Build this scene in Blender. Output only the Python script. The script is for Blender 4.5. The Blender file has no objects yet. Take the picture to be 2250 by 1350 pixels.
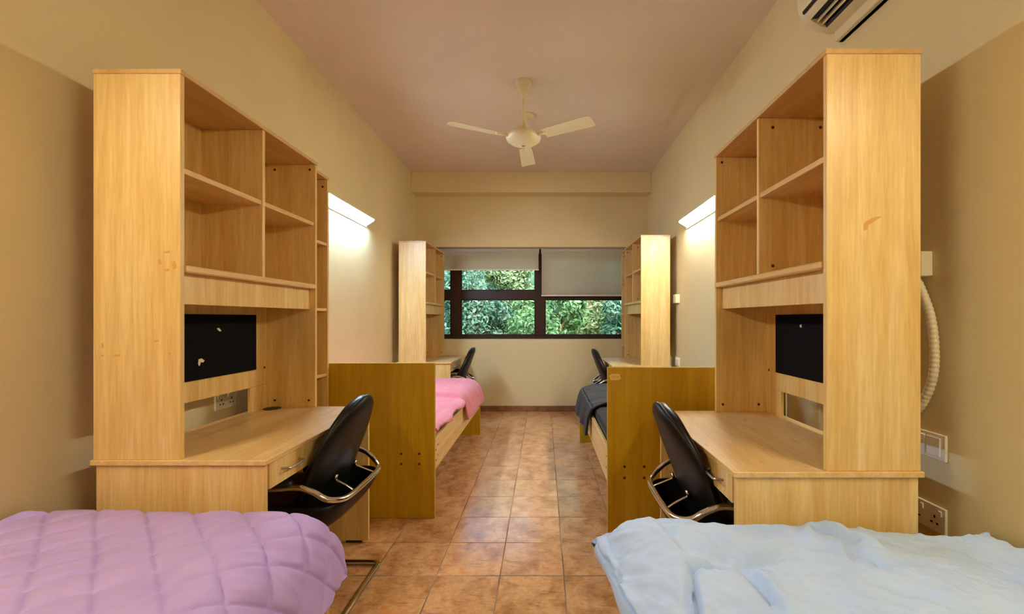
import bpy, bmesh, math, random
from mathutils import Vector, Matrix, noise
import numpy as np

PI = math.pi
C = bpy.context.scene.collection
SC = bpy.context.scene

# ------------------------------------------------------------------ camera
CAM_Z = 1.23
F = 951.0
cam = bpy.data.cameras.new('camera')
cam.sensor_width = 36.0
cam.lens = F / 2250 * 36.0
cam.shift_x = -69.0 / 2250
cam.shift_y = 25.0 / 2250
cam.clip_start = 0.05
cam.clip_end = 200
camo = bpy.data.objects.new('camera', cam)
C.objects.link(camo)
camo.location = (0, 0, CAM_Z)
camo.rotation_euler = (PI / 2, 0, 0)
SC.camera = camo

# ------------------------------------------------------------------ world, exposure
w = bpy.data.worlds.new('sky')
SC.world = w
w.use_nodes = True
nt = w.node_tree
bg = nt.nodes['Background']
sky = nt.nodes.new('ShaderNodeTexSky')
sky.sky_type = 'NISHITA'
sky.sun_elevation = math.radians(52)
sky.sun_rotation = math.radians(160)
sky.sun_disc = False
sky.air_density = 1.0
sky.dust_density = 3.0
nt.links.new(sky.outputs[0], bg.inputs[0])
bg.inputs[1].default_value = 0.75
SC.view_settings.view_transform = 'Standard'
SC.view_settings.look = 'None'
SC.view_settings.gamma = 1
SC.view_settings.use_curve_mapping = False
SC.view_settings.exposure = 1.42
try:
    SC.cycles.use_denoising = True
    SC.cycles.max_bounces = 10
    SC.cycles.diffuse_bounces = 6
    SC.cycles.sample_clamp_indirect = 6
    SC.cycles.caustics_reflective = False
    SC.cycles.caustics_refractive = False
except Exception:
    pass
LAMP_LEFT = (52.0, (0.52, 0.72, 1.0))
LAMP_RIGHT = (33.0, (0.97, 0.94, 0.90))
LAMP_NEAR = (26.0, (1.0, 0.88, 0.62))

# ------------------------------------------------------------------ helpers
def srgb(r, g, b):
    def f(c):
        c /= 255.0
        return c / 12.92 if c <= 0.04045 else ((c + 0.055) / 1.055) ** 2.4
    return (f(r), f(g), f(b), 1.0)


def link(name, me, mat, parent=None):
    o = bpy.data.objects.new(name, me)
    C.objects.link(o)
    if mat is not None:
        me.materials.append(mat)
    if parent is not None:
        o.parent = parent
    return o


def obj(name, bm, mat, parent=None, smooth=False, loc=None):
    me = bpy.data.meshes.new(name)
    bmesh.ops.recalc_face_normals(bm, faces=bm.faces)
    bm.to_mesh(me)
    bm.free()
    if smooth:
        for p in me.polygons:
            p.use_smooth = True
        if smooth != 'all':
            try:
                me.set_sharp_from_angle(angle=math.radians(40))
            except Exception:
                pass
    o = link(name, me, mat, parent)
    if loc:
        o.location = loc
    return o


def thing(name, label, cat, loc=(0, 0, 0), rotz=0, group=None):
    o = bpy.data.objects.new(name, None)
    o.empty_display_size = 0.1
    C.objects.link(o)
    o.location = loc
    o.rotation_euler = (0, 0, rotz)
    return tag(o, label, cat, group)


def tag(o, label, cat, group=None):
    o['label'] = label
    o['category'] = cat
    if group:
        o['group'] = group
    return o


def struct(o):
    o['kind'] = 'structure'
    return o


def dup(root, loc, label, rotz=None, group=None, skip=()):
    r = root.copy()
    C.objects.link(r)
    r.location = loc
    if rotz is not None:
        r.rotation_euler = (0, 0, rotz)
    r['label'] = label
    if group:
        r['group'] = group
    for ch in list(root.children):
        if ch.name.split('.')[0] in skip:
            continue
        c = ch.copy()
        C.objects.link(c)
        c.parent = r
        for g in list(ch.children):
            d = g.copy()
            C.objects.link(d)
            d.parent = c
    return r


def add_box(bm, x0, x1, y0, y1, z0, z1, bev=0.0, seg=1):
    x0, x1 = sorted((x0, x1)); y0, y1 = sorted((y0, y1)); z0, z1 = sorted((z0, z1))
    t = bmesh.new()
    bmesh.ops.create_cube(t, size=1.0)
    for v in t.verts:
        v.co = Vector(((x0 + x1) / 2 + v.co.x * (x1 - x0),
                       (y0 + y1) / 2 + v.co.y * (y1 - y0),
                       (z0 + z1) / 2 + v.co.z * (z1 - z0)))
    if bev > 0:
        bmesh.ops.bevel(t, geom=list(t.edges), offset=bev, segments=seg, profile=0.5, affect='EDGES')
    merge(bm, t)
    return bm


def merge(bm, t):
    me = bpy.data.meshes.new('tmp')
    t.to_mesh(me)
    t.free()
    bm.from_mesh(me)
    bpy.data.meshes.remove(me)


def box(x0, x1, y0, y1, z0, z1, bev=0.0, seg=1):
    return add_box(bmesh.new(), x0, x1, y0, y1, z0, z1, bev, seg)


def catmull(pts, n=8, closed=False):
    P = [Vector(p) for p in pts]
    out = []
    m = len(P)
    rng = range(m) if closed else range(m - 1)
    for i in rng:
        p0 = P[(i - 1) % m] if closed or i > 0 else P[0]
        p1 = P[i]
        p2 = P[(i + 1) % m]
        p3 = P[(i + 2) % m] if closed or i + 2 < m else P[-1]
        for k in range(n):
            t = k / n
            out.append(0.5 * ((2 * p1) + (-p0 + p2) * t + (2 * p0 - 5 * p1 + 4 * p2 - p3) * t * t
                              + (-p0 + 3 * p1 - 3 * p2 + p3) * t * t * t))
    if not closed:
        out.append(P[-1].copy())
    return out


def fillet(pts, r, n=5):
    """polyline with rounded corners"""
    P = [Vector(p) for p in pts]
    out = [P[0]]
    for i in range(1, len(P) - 1):
        a, b, c = P[i - 1], P[i], P[i + 1]
        d1 = (a - b); d2 = (c - b)
        rr = min(r, d1.length * 0.49, d2.length * 0.49)
        p = b + d1.normalized() * rr
        q = b + d2.normalized() * rr
        for k in range(n + 1):
            t = k / n
            out.append((1 - t) ** 2 * p + 2 * t * (1 - t) * b + t * t * q)
    out.append(P[-1])
    return out


def add_tube(bm, pts, r, sides=10, closed=False, caps=True, radii=None):
    P = [Vector(p) for p in pts]
    n = len(P)
    rings = []
    T0 = None
    N = None
    for i in range(n):
        if closed:
            T = (P[(i + 1) % n] - P[(i - 1) % n]).normalized()
        else:
            T = (P[min(i + 1, n - 1)] - P[max(i - 1, 0)]).normalized()
        if N is None:
            a = Vector((0, 0, 1)) if abs(T.z) < 0.9 else Vector((1, 0, 0))
            N = T.cross(a).normalized()
        else:
            N = (N - T * N.dot(T))
            N.normalize()
        B = T.cross(N)
        rr = radii[i] if radii else r
        rings.append([bm.verts.new(P[i] + N * math.cos(2 * PI * k / sides) * rr + B * math.sin(2 * PI * k / sides) * rr)
                      for k in range(sides)])
    for i in range(n if closed else n - 1):
        a, b = rings[i], rings[(i + 1) % n]
        for k in range(sides):
            bm.faces.new((a[k], a[(k + 1) % sides], b[(k + 1) % sides], b[k]))
    if caps and not closed:
        bm.faces.new(rings[0][::-1])
        bm.faces.new(rings[-1])
    return bm


def tube(pts, r, **k):
    return add_tube(bmesh.new(), pts, r, **k)


def lathe(profile, seg=32, origin=(0, 0, 0)):
    """profile = [(r, z)...] around the z axis"""
    bm = bmesh.new()
    rings = []
    for r, z in profile:
        if r < 1e-5:
            rings.append([bm.verts.new((origin[0], origin[1], origin[2] + z))])
        else:
            rings.append([bm.verts.new((origin[0] + r * math.cos(2 * PI * k / seg),
                                        origin[1] + r * math.sin(2 * PI * k / seg), origin[2] + z)) for k in range(seg)])
    for a, b in zip(rings, rings[1:]):
        if len(a) == 1 and len(b) == 1:
            continue
        for k in range(seg):
            k2 = (k + 1) % seg
            if len(a) == 1:
                bm.faces.new((a[0], b[k2], b[k]))
            elif len(b) == 1:
                bm.faces.new((a[k], a[k2], b[0]))
            else:
                bm.faces.new((a[k], a[k2], b[k2], b[k]))
    return bm


def prism(poly, axis, a, b):
    """extrude a polygon of 2D points; axis 'y': poly=(x,z)  axis 'x': poly=(y,z)  axis 'z': poly=(x,y)"""
    bm = bmesh.new()
    def P(p, t):
        if axis == 'y': return (p[0], t, p[1])
        if axis == 'x': return (t, p[0], p[1])
        return (p[0], p[1], t)
    A = [bm.verts.new(P(p, a)) for p in poly]
    B = [bm.verts.new(P(p, b)) for p in poly]
    bm.faces.new(A)
    bm.faces.new(B[::-1])
    n = len(poly)
    for i in range(n):
        bm.faces.new((A[i], A[(i + 1) % n], B[(i + 1) % n], B[i]))
    return bm


def disc(cx, cy, cz, r, axis, t, seg=12):
    bm = bmesh.new()
    pts = [(r * math.cos(2 * PI * k / seg), r * math.sin(2 * PI * k / seg)) for k in range(seg)]
    if axis == 'y':
        return prism([(cx + p[0], cz + p[1]) for p in pts], 'y', cy, cy + t)
    if axis == 'x':
        return prism([(cy + p[0], cz + p[1]) for p in pts], 'x', cx, cx + t)
    return prism([(cx + p[0], cy + p[1]) for p in pts], 'z', cz, cz + t)


def lerp(a, b, t):
    return a + (b - a) * t


def sstep(a, b, x):
    t = max(0.0, min(1.0, (x - a) / (b - a)))
    return t * t * (3 - 2 * t)


def interp(x, pts):
    if x <= pts[0][0]:
        return pts[0][1]
    for (a, u), (b, v) in zip(pts, pts[1:]):
        if x <= b:
            return u + (v - u) * (x - a) / (b - a)
    return pts[-1][1]


# ------------------------------------------------------------------ materials
def principled(name, col, rough=0.5, metal=0.0, spec=0.5, coat=0.0, sheen=0.0, emis=None):
    m = bpy.data.materials.new(name)
    m.use_nodes = True
    p = m.node_tree.nodes['Principled BSDF']
    p.inputs['Base Color'].default_value = col
    p.inputs['Roughness'].default_value = rough
    p.inputs['Metallic'].default_value = metal
    p.inputs['Specular IOR Level'].default_value = spec
    p.inputs['Coat Weight'].default_value = coat
    p.inputs['Sheen Weight'].default_value = sheen
    if emis:
        p.inputs['Emission Color'].default_value = (*emis[1], 1)
        p.inputs['Emission Strength'].default_value = emis[0]
    return m


def nodes(m):
    return m.node_tree.nodes, m.node_tree.links, m.node_tree.nodes['Principled BSDF']


def ramp(N, L, src, stops):
    r = N.new('ShaderNodeValToRGB')
    e = r.color_ramp.elements
    while len(e) > 1:
        e.remove(e[-1])
    e[0].position, e[0].color = stops[0]
    for p, c in stops[1:]:
        k = e.new(p)
        k.color = c
    L.new(src, r.inputs[0])
    return r


def mapping(N, L, scale, coord='Object', rot=(0, 0, 0), loc=(0, 0, 0)):
    tc = N.new('ShaderNodeTexCoord')
    mp = N.new('ShaderNodeMapping')
    mp.inputs['Scale'].default_value = scale
    mp.inputs['Rotation'].default_value = rot
    mp.inputs['Location'].default_value = loc
    L.new(tc.outputs[coord], mp.inputs[0])
    return mp


def noise_node(N, L, vec, scale, detail=3, rough=0.5, dist=0.0):
    n = N.new('ShaderNodeTexNoise')
    n.inputs['Scale'].default_value = scale
    n.inputs['Detail'].default_value = detail
    n.inputs['Roughness'].default_value = rough
    n.inputs['Distortion'].default_value = dist
    L.new(vec, n.inputs['Vector'])
    return n


def mix(N, L, a, b, fac, blend='MIX'):
    m = N.new('ShaderNodeMix')
    m.data_type = 'RGBA'
    m.blend_type = blend
    if isinstance(fac, (int, float)):
        m.inputs[0].default_value = fac
    else:
        L.new(fac, m.inputs[0])
    for i, s in ((6, a), (7, b)):
        if isinstance(s, tuple):
            m.inputs[i].default_value = s
        else:
            L.new(s, m.inputs[i])
    return m.outputs[2]


def wood(name, c1, c2, c3, grain='z', rough=0.38, contrast=1.0):
    m = principled(name, c1, rough)
    N, L, p = nodes(m)
    long_, wide = 0.55, 9.0
    sc = {'z': (wide, wide, long_), 'y': (wide, long_, wide), 'x': (long_, wide, wide)}[grain]
    mp = mapping(N, L, sc)
    n1 = noise_node(N, L, mp.outputs[0], 1.6, 4, 0.55, 0.6)
    n2 = noise_node(N, L, mp.outputs[0], 9.0, 3, 0.6, 0.2)
    fine = mapping(N, L, tuple(s * 6 for s in sc))
    n3 = noise_node(N, L, fine.outputs[0], 4.0, 2, 0.5)
    r = ramp(N, L, n1.outputs[0], [(0.33, c2), (0.5, c1), (0.68, c3)])
    r2 = ramp(N, L, n2.outputs[0], [(0.35, (0.86, 0.83, 0.78, 1)), (0.62, (1.03, 1.03, 1.03, 1))])
    a = mix(N, L, r.outputs[0], r2.outputs[0], 0.8 * contrast, 'MULTIPLY')
    r3 = ramp(N, L, n3.outputs[0], [(0.3, (0.9, 0.88, 0.84, 1)), (0.55, (1, 1, 1, 1))])
    b = mix(N, L, a, r3.outputs[0], 0.6 * contrast, 'MULTIPLY')
    L.new(b, p.inputs['Base Color'])
    rr = ramp(N, L, n2.outputs[0], [(0.3, (rough + .07,) * 3 + (1,)), (0.7, (rough - .04,) * 3 + (1,))])
    L.new(rr.outputs[0], p.inputs['Roughness'])
    return m


BEECH = wood('beech_laminate', srgb(228, 193, 122), srgb(219, 178, 104), srgb(235, 205, 142))
BEECH_FLAT = wood('beech_laminate_top', srgb(226, 190, 126), srgb(216, 176, 108), srgb(233, 202, 146), 'y', 0.3)
BEECH_EDGE = wood('beech_edging', srgb(208, 170, 108), srgb(196, 156, 94), srgb(218, 182, 124), 'y', 0.35, 0.5)
OLIVE = wood('olive_brown_laminate', srgb(190, 152, 20), srgb(180, 138, 12), srgb(198, 162, 30), 'z', 0.33, 0.7)


def painted(name, col, bump=0.02, scale=60, rough=0.75, tint=None):
    m = principled(name, col, rough, spec=0.25)
    N, L, p = nodes(m)
    mp = mapping(N, L, (1, 1, 1))
    n = noise_node(N, L, mp.outputs[0], scale, 3)
    b = N.new('ShaderNodeBump')
    b.inputs['Strength'].default_value = bump * 10
    b.inputs['Distance'].default_value = 0.002
    L.new(n.outputs[0], b.inputs['Height'])
    L.new(b.outputs[0], p.inputs['Normal'])
    n2 = noise_node(N, L, mp.outputs[0], 1.1, 4, 0.6)
    t = tint or tuple(c * 0.93 for c in col[:3]) + (1,)
    r = ramp(N, L, n2.outputs[0], [(0.35, t), (0.6, col)])
    L.new(r.outputs[0], p.inputs['Base Color'])
    return m


WALL = painted('cream_wall_paint', srgb(224, 207, 158))
CEIL = painted('ceiling_paint', srgb(228, 214, 196), 0.01)
WHITE = principled('white_plastic', srgb(235, 230, 212), 0.35)
OFFWHITE = principled('cream_plastic', srgb(226, 214, 176), 0.4)
FANPAINT = principled('cream_enamel', srgb(228, 216, 172), 0.35)
WHITE_METAL = principled('white_metal', srgb(225, 222, 210), 0.4)
BLACK_PLASTIC = principled('black_plastic', (0.012, 0.012, 0.012, 1), 0.45)
DARKHOLE = principled('dark_hole', (0.01, 0.006, 0.004, 1), 0.7)
SCREW = principled('dark_screw_cap', srgb(70, 35, 15), 0.5)
CHROME = principled('chrome', (0.72, 0.70, 0.67, 1), 0.12, 1.0)
STEEL = principled('brushed_steel', (0.5, 0.48, 0.45, 1), 0.3, 1.0)
LEATHER = principled('black_leather', (0.006, 0.005, 0.004, 1), 0.36, spec=0.3)
N, L, p = nodes(LEATHER)
mp = mapping(N, L, (1, 1, 1))
n = noise_node(N, L, mp.outputs[0], 180, 2)
b = N.new('ShaderNodeBump'); b.inputs['Strength'].default_value = 0.15; b.inputs['Distance'].default_value = 0.001
L.new(n.outputs[0], b.inputs['Height']); L.new(b.outputs[0], p.inputs['Normal'])
SHELL = principled('black_shell', (0.007, 0.006, 0.005, 1), 0.42, spec=0.25)
FELT = principled('black_felt', (0.0065, 0.006, 0.006, 1), 0.95, spec=0.1)
PAPER = principled('torn_paper', srgb(225, 215, 170), 0.8)
STICKER = principled('pale_sticker', srgb(226, 190, 120), 0.6)
TAPE = principled('old_tape', srgb(210, 160, 80), 0.35)
FRAME = principled('dark_brown_frame', srgb(52, 24, 14), 0.4)
GASKET = principled('black_gasket', (0.01, 0.008, 0.008, 1), 0.5)
MATT = principled('mattress_ticking', srgb(180, 172, 160), 0.9)

# blind cloth
BLIND = bpy.data.materials.new('roller_blind_cloth')
BLIND.use_nodes = True
N, L, p = nodes(BLIND)
p.inputs['Base Color'].default_value = srgb(176, 162, 138)
p.inputs['Roughness'].default_value = 0.9
mp = mapping(N, L, (400, 400, 400))
wv = noise_node(N, L, mp.outputs[0], 1.0, 2)
r = ramp(N, L, wv.outputs[0], [(0.3, srgb(206, 194, 168)), (0.7, srgb(226, 214, 188))])
L.new(r.outputs[0], p.inputs['Base Color'])
tr = N.new('ShaderNodeBsdfTranslucent'); tr.inputs[0].default_value = srgb(235, 226, 205)
ms = N.new('ShaderNodeMixShader'); ms.inputs[0].default_value = 0.5
L.new(p.outputs[0], ms.inputs[1]); L.new(tr.outputs[0], ms.inputs[2])
L.new(ms.outputs[0], N['Material Output'].inputs[0])

# glass
GLASS = bpy.data.materials.new('window_glass')
GLASS.use_nodes = True
N = GLASS.node_tree.nodes; L = GLASS.node_tree.links
N.clear()
out = N.new('ShaderNodeOutputMaterial')
tp = N.new('ShaderNodeBsdfTransparent'); tp.inputs[0].default_value = (0.93, 0.97, 0.95, 1)
gl = N.new('ShaderNodeBsdfGlossy'); gl.inputs['Roughness'].default_value = 0.02
fr = N.new('ShaderNodeFresnel'); fr.inputs[0].default_value = 1.4
ms = N.new('ShaderNodeMixShader')
L.new(fr.outputs[0], ms.inputs[0]); L.new(tp.outputs[0], ms.inputs[1]); L.new(gl.outputs[0], ms.inputs[2])
L.new(ms.outputs[0], out.inputs[0])

# terracotta tiles
TILE = 0.3058
FLOOR = principled('terracotta_tiles', srgb(190, 130, 80), 0.3, spec=0.9)
N, L, p = nodes(FLOOR)
tc = N.new('ShaderNodeTexCoord')
mp = N.new('ShaderNodeMapping')
mp.inputs['Location'].default_value = (0.2071 + TILE * 10, -(2.0667 - TILE * 20), 0)
L.new(tc.outputs['Object'], mp.inputs[0])
div = N.new('ShaderNodeVectorMath'); div.operation = 'SCALE'; div.inputs['Scale'].default_value = 1 / TILE
L.new(mp.outputs[0], div.inputs[0])
frac = N.new('ShaderNodeVectorMath'); frac.operation = 'FRACTION'; L.new(div.outputs[0], frac.inputs[0])
flo = N.new('ShaderNodeVectorMath'); flo.operation = 'FLOOR'; L.new(div.outputs[0], flo.inputs[0])
wn = N.new('ShaderNodeTexWhiteNoise'); wn.noise_dimensions = '2D'; L.new(flo.outputs[0], wn.inputs['Vector'])
# each tile carries nearly the same print, shifted a little
off = N.new('ShaderNodeVectorMath'); off.operation = 'MULTIPLY_ADD'
L.new(wn.outputs['Color'], off.inputs[0]); off.inputs[1].default_value = (0.5, 0.5, 0.5); L.new(frac.outputs[0], off.inputs[2])
n1 = noise_node(N, L, off.outputs[0], 2.2, 5, 0.62, 0.5)
st = N.new('ShaderNodeMapping'); st.inputs['Scale'].default_value = (2.2, 8.0, 1); st.inputs['Rotation'].default_value = (0, 0, 0.35)
L.new(off.outputs[0], st.inputs[0])
n2 = noise_node(N, L, st.outputs[0], 1.3, 5, 0.7, 1.2)
n3 = noise_node(N, L, off.outputs[0], 14, 4, 0.7)
r1 = ramp(N, L, n1.outputs[0], [(0.30, srgb(172, 118, 72)), (0.45, srgb(206, 154, 102)), (0.58, srgb(226, 178, 126)), (0.72, srgb(222, 156, 92))])
r2 = ramp(N, L, n2.outputs[0], [(0.30, srgb(186, 156, 146)), (0.46, (1, 1, 1, 1)), (0.75, (1, 1, 1, 1))])
a = mix(N, L, r1.outputs[0], r2.outputs[0], 0.75, 'MULTIPLY')
r3 = ramp(N, L, n3.outputs[0], [(0.3, (0.78, 0.74, 0.70, 1)), (0.6, (1.05, 1.04, 1.02, 1))])
a = mix(N, L, a, r3.outputs[0], 0.7, 'MULTIPLY')
tv = ramp(N, L, wn.outputs['Value'], [(0.0, (0.9, 0.88, 0.88, 1)), (1.0, (1.06, 1.04, 1.0, 1))])
a = mix(N, L, a, tv.outputs[0], 1.0, 'MULTIPLY')
sep = N.new('ShaderNodeSeparateXYZ'); L.new(frac.outputs[0], sep.inputs[0])
def edge(o):
    s = N.new('ShaderNodeMath'); s.operation = 'SUBTRACT'; L.new(o, s.inputs[0]); s.inputs[1].default_value = 0.5
    ab = N.new('ShaderNodeMath'); ab.operation = 'ABSOLUTE'; L.new(s.outputs[0], ab.inputs[0])
    return ab.outputs[0]
mx = N.new('ShaderNodeMath'); mx.operation = 'MAXIMUM'
L.new(edge(sep.outputs[0]), mx.inputs[0]); L.new(edge(sep.outputs[1]), mx.inputs[1])
gr = ramp(N, L, mx.outputs[0], [(0.488, (0, 0, 0, 1)), (0.493, (1, 1, 1, 1))])
gn = noise_node(N, L, mp.outputs[0], 3.0, 2)
gcol = ramp(N, L, gn.outputs[0], [(0.4, srgb(120, 82, 52)), (0.62, srgb(176, 140, 108))])
a2 = mix(N, L, a, gcol.outputs[0], gr.outputs[0])
L.new(a2, p.inputs['Base Color'])
rg = ramp(N, L, n3.outputs[0], [(0.3, (0.27,) * 3 + (1,)), (0.7, (0.16,) * 3 + (1,))])
rg2 = mix(N, L, rg.outputs[0], (0.8, 0.8, 0.8, 1), gr.outputs[0])
L.new(rg2, p.inputs['Roughness'])
b = N.new('ShaderNodeBump'); b.inputs['Strength'].default_value = 0.5; b.inputs['Distance'].default_value = 0.003
inv = N.new('ShaderNodeMath'); inv.operation = 'MULTIPLY_ADD'
L.new(gr.outputs[0], inv.inputs[0]); inv.inputs[1].default_value = -1.0; L.new(n1.outputs[0], inv.inputs[2])
L.new(inv.outputs[0], b.inputs['Height']); L.new(b.outputs[0], p.inputs['Normal'])


def cloth(name, c, c2, rough=0.85, sheen=0.25, scale=6, spec=0.3):
    m = principled(name, c, rough, sheen=sheen, spec=spec)
    N, L, p = nodes(m)
    mp = mapping(N, L, (1, 1, 1))
    n = noise_node(N, L, mp.outputs[0], scale, 4, 0.6)
    r = ramp(N, L, n.outputs[0], [(0.35, c2), (0.65, c)])
    L.new(r.outputs[0], p.inputs['Base Color'])
    n2 = noise_node(N, L, mp.outputs[0], 26, 5, 0.6, 1.2)
    b = N.new('ShaderNodeBump'); b.inputs['Strength'].default_value = 0.6; b.inputs['Distance'].default_value = 0.004
    L.new(n2.outputs[0], b.inputs['Height']); L.new(b.outputs[0], p.inputs['Normal'])
    return m


PURPLE = cloth('lilac_quilt_cloth', srgb(184, 160, 222), srgb(176, 151, 216), 0.55, 0.1)
BLUE = cloth('pale_blue_cotton', srgb(182, 207, 244), srgb(170, 196, 240), 0.8)
PINK = cloth('pink_quilt_cloth', srgb(222, 134, 148), srgb(212, 122, 138), 0.7, 0.2)
NAVY = cloth('charcoal_navy_cloth', srgb(28, 32, 40), srgb(22, 26, 33), 0.85, 0.15)
DARKSHEET = cloth('dark_sheet', srgb(26, 30, 34), srgb(22, 25, 29), 0.85, 0.1)

# ------------------------------------------------------------------ room
XL, XR, YB, YF, ZC = -1.69, 1.377, 5.72, -1.95, 3.10
T = 0.15
struct(obj('floor', box(XL - T, XR + T, YF - T, YB + 0.3, -0.12, 0.0), FLOOR))
struct(obj('ceiling', box(XL - T, XR + T, YF - T, YB + 0.3, ZC, ZC + 0.12), CEIL))
struct(obj('wall_left', box(XL - T, XL, YF - T, YB + 0.3, 0, ZC), WALL))
struct(obj('wall_right', box(XR, XR + T, YF - T, YB + 0.3, 0, ZC), WALL))
struct(obj('wall_rear', box(XL, XR, YF - T, YF, 0, ZC), WALL))
# far wall with the window opening
OX0, OX1, OZ0, OZ1 = -1.50, 1.20, 0.947, 2.174
bm = bmesh.new()
add_box(bm, XL, XR, YB, YB + 0.3, 0, OZ0)
add_box(bm, XL, XR, YB, YB + 0.3, OZ1, ZC)
add_box(bm, XL, OX0, YB, YB + 0.3, OZ0, OZ1)
add_box(bm, OX1, XR, YB, YB + 0.3, OZ0, OZ1)
struct(obj('wall_far', bm, WALL))
struct(obj('trim_1', box(XL, XR, 5.52, YB, 2.84, ZC, 0.004), WALL))      # ceiling beam over the window
SK = principled('skirting_tile', srgb(138, 92, 58), 0.4)
N, L, p = nodes(SK)
mp = mapping(N, L, (1, 1, 1)); n = noise_node(N, L, mp.outputs[0], 9, 5, 0.7)
r = ramp(N, L, n.outputs[0], [(0.35, srgb(118, 76, 46)), (0.65, srgb(160, 112, 72))]); L.new(r.outputs[0], p.inputs['Base Color'])
struct(obj('baseboard_far', box(XL + .01, XR - .01, YB - 0.01, YB, 0, 0.075, 0.002), SK))
struct(obj('baseboard_left', box(XL, XL + 0.01, YF, YB - .01, 0, 0.075, 0.002), SK))
struct(obj('baseboard_right', box(XR - 0.01, XR, YF, YB - .01, 0, 0.075, 0.002), SK))
struct(obj('baseboard_rear', box(XL + .01, XR - .01, YF, YF + 0.01, 0, 0.075, 0.002), SK))
# a plain door in the wall behind the camera
d = obj('door_1', box(-0.45, 0.45, YF, YF + 0.035, 0, 2.05, 0.004), OLIVE)
struct(d)
struct(obj('door_handle', tube(fillet([(0.36, YF + .035, 1.0), (0.36, YF + .08, 1.0), (0.26, YF + .08, 1.0)], 0.02), 0.008), STEEL, d))

# window
def px(x, y, d):
    return ((x - 1194) * d / F, CAM_Z - (y - 700) * d / F)
FY0, FY1 = 5.93, 5.99
win = bpy.data.objects.new('window_1', None); C.objects.link(win); win.location = (0, 0, 0); struct(win)
D = FY0
m1a, m1b = px(990.6, 0, D)[0], px(1012.8, 0, D)[0]
m2a, m2b = px(1176, 0, D)[0], px(1197.5, 0, D)[0]
ta, tb = px(0, 638.7, D)[1], px(0, 658.5, D)[1]
bb = px(0, 736.8, D)[1]
bm = bmesh.new()
add_box(bm, OX0, OX1, FY0, FY1, OZ0, bb, 0.003)
add_box(bm, OX0, OX1, FY0, FY1, OZ1 - 0.07, OZ1, 0.003)
add_box(bm, OX0, OX0 + 0.07, FY0, FY1, bb, OZ1 - .07, 0.003)
add_box(bm, OX1 - 0.07, OX1, FY0, FY1, bb, OZ1 - .07, 0.003)
add_box(bm, m1a, m1b, FY0, FY1, bb, OZ1 - .07, 0.003)
add_box(bm, m2a, m2b, FY0, FY1, bb, OZ1 - .07, 0.003)
for a_, b_ in ((OX0 + .07, m1a), (m1b, m2a), (m2b, OX1 - .07)):
    add_box(bm, a_, b_, FY0, FY1, tb, ta, 0.003)
fr_ = struct(obj('window_frame', bm, FRAME, win))
cols = [(OX0 + .07, m1a), (m1b, m2a), (m2b, OX1 - .07)]
for ca, cb in cols:
    for za, zb in ((bb, tb), (ta, OZ1 - .07)):
        bm = bmesh.new()
        g = 0.012
        add_box(bm, ca, cb, FY0 + .012, FY0 + .03, za, za + g)
        add_box(bm, ca, cb, FY0 + .012, FY0 + .03, zb - g, zb)
        add_box(bm, ca, ca + g, FY0 + .012, FY0 + .03, za + g, zb - g)
        add_box(bm, cb - g, cb, FY0 + .012, FY0 + .03, za + g, zb - g)
        s_ = struct(obj('sash', bm, GASKET, win))
        struct(obj('glass_pane', box(ca + g, cb - g, FY0 + .018, FY0 + .023, za + g, zb - g), GLASS, win))
# latch handles on the lower rails of the left lights
for lx, lz in ((px(1094, 0, D)[0], ta - .01), (px(1094, 0, D)[0], bb - .012)):
    struct(obj('window_latch', box(lx - .03, lx + .03, FY0 - .012, FY0, lz - .006, lz + .006, .002), GASKET, win))
struct(obj('window_sill', box(OX0, OX1, YB + .001, FY0, OZ0, OZ0 + .004), WALL, win))

# blinds
HEADRAIL = principled('grey_headrail', srgb(176, 170, 160), .5)
def blind(xa, xb, zb_, label, zt=OZ1 - 0.012):
    t = thing('roller_blind', label, 'blind', ((xa + xb) / 2, 5.87, zt), 0, 'roller blinds on the far window')
    hw = (xb - xa) / 2
    bm = bmesh.new()
    rr = 0.022
    add_tube(bm, [(-hw, 0.0, -0.03), (hw, 0.0, -0.03)], rr, sides=16)
    obj('roller_tube', bm, BLIND, t, True)
    obj('headrail', box(-hw, hw, -.036, .03, -.045, .010, .003), HEADRAIL, t)
    n_ = 40
    bm = bmesh.new()
    zz = zb_ - zt
    a_ = []; b_ = []
    for i in range(n_ + 1):
        x = -hw + 2 * hw * i / n_
        y = -rr - 0.016 + 0.0012 * math.sin(x * 31)
        a_.append([bm.verts.new((x, y, -0.03)), bm.verts.new((x, y, zz + .01))])
        b_.append([bm.verts.new((x, y - .0012, -0.03)), bm.verts.new((x, y - .0012, zz + .01))])
    for i in range(n_):
        bm.faces.new((a_[i][0], a_[i + 1][0], a_[i + 1][1], a_[i][1]))
        bm.faces.new((b_[i][0], b_[i][1], b_[i + 1][1], b_[i + 1][0]))
    obj('blind_cloth', bm, BLIND, t, True)
    obj('bottom_rail', box(-hw - .004, hw + .004, -rr - .023, -rr - .009, zz - .006, zz + .012, .002), WHITE, t)
    for s in (-1, 1):
        obj('bracket', box(s * hw, s * (hw + .006), -.040, .032, -.056, .010, .001), WHITE_METAL, t)
    return t
DB = 5.85
lbx = px(1183.3, 0, DB)[0]
rbx = px(1189.5, 0, DB)[0] + .004
blind(-1.44, lbx, px(0, 594, DB)[1], 'left grey roller blind pulled a short way down the window')
blind(rbx, 1.17, px(0, 650.5, DB)[1], 'right grey roller blind drawn halfway down the window')

# ------------------------------------------------------------------ desks and hutches
LEN = 0.90
def bx(s, u0, u1, y0, y1, z0, z1, bev=0.0012):
    return box(s * u0, s * u1, y0, y1, z0, z1, bev)


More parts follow.
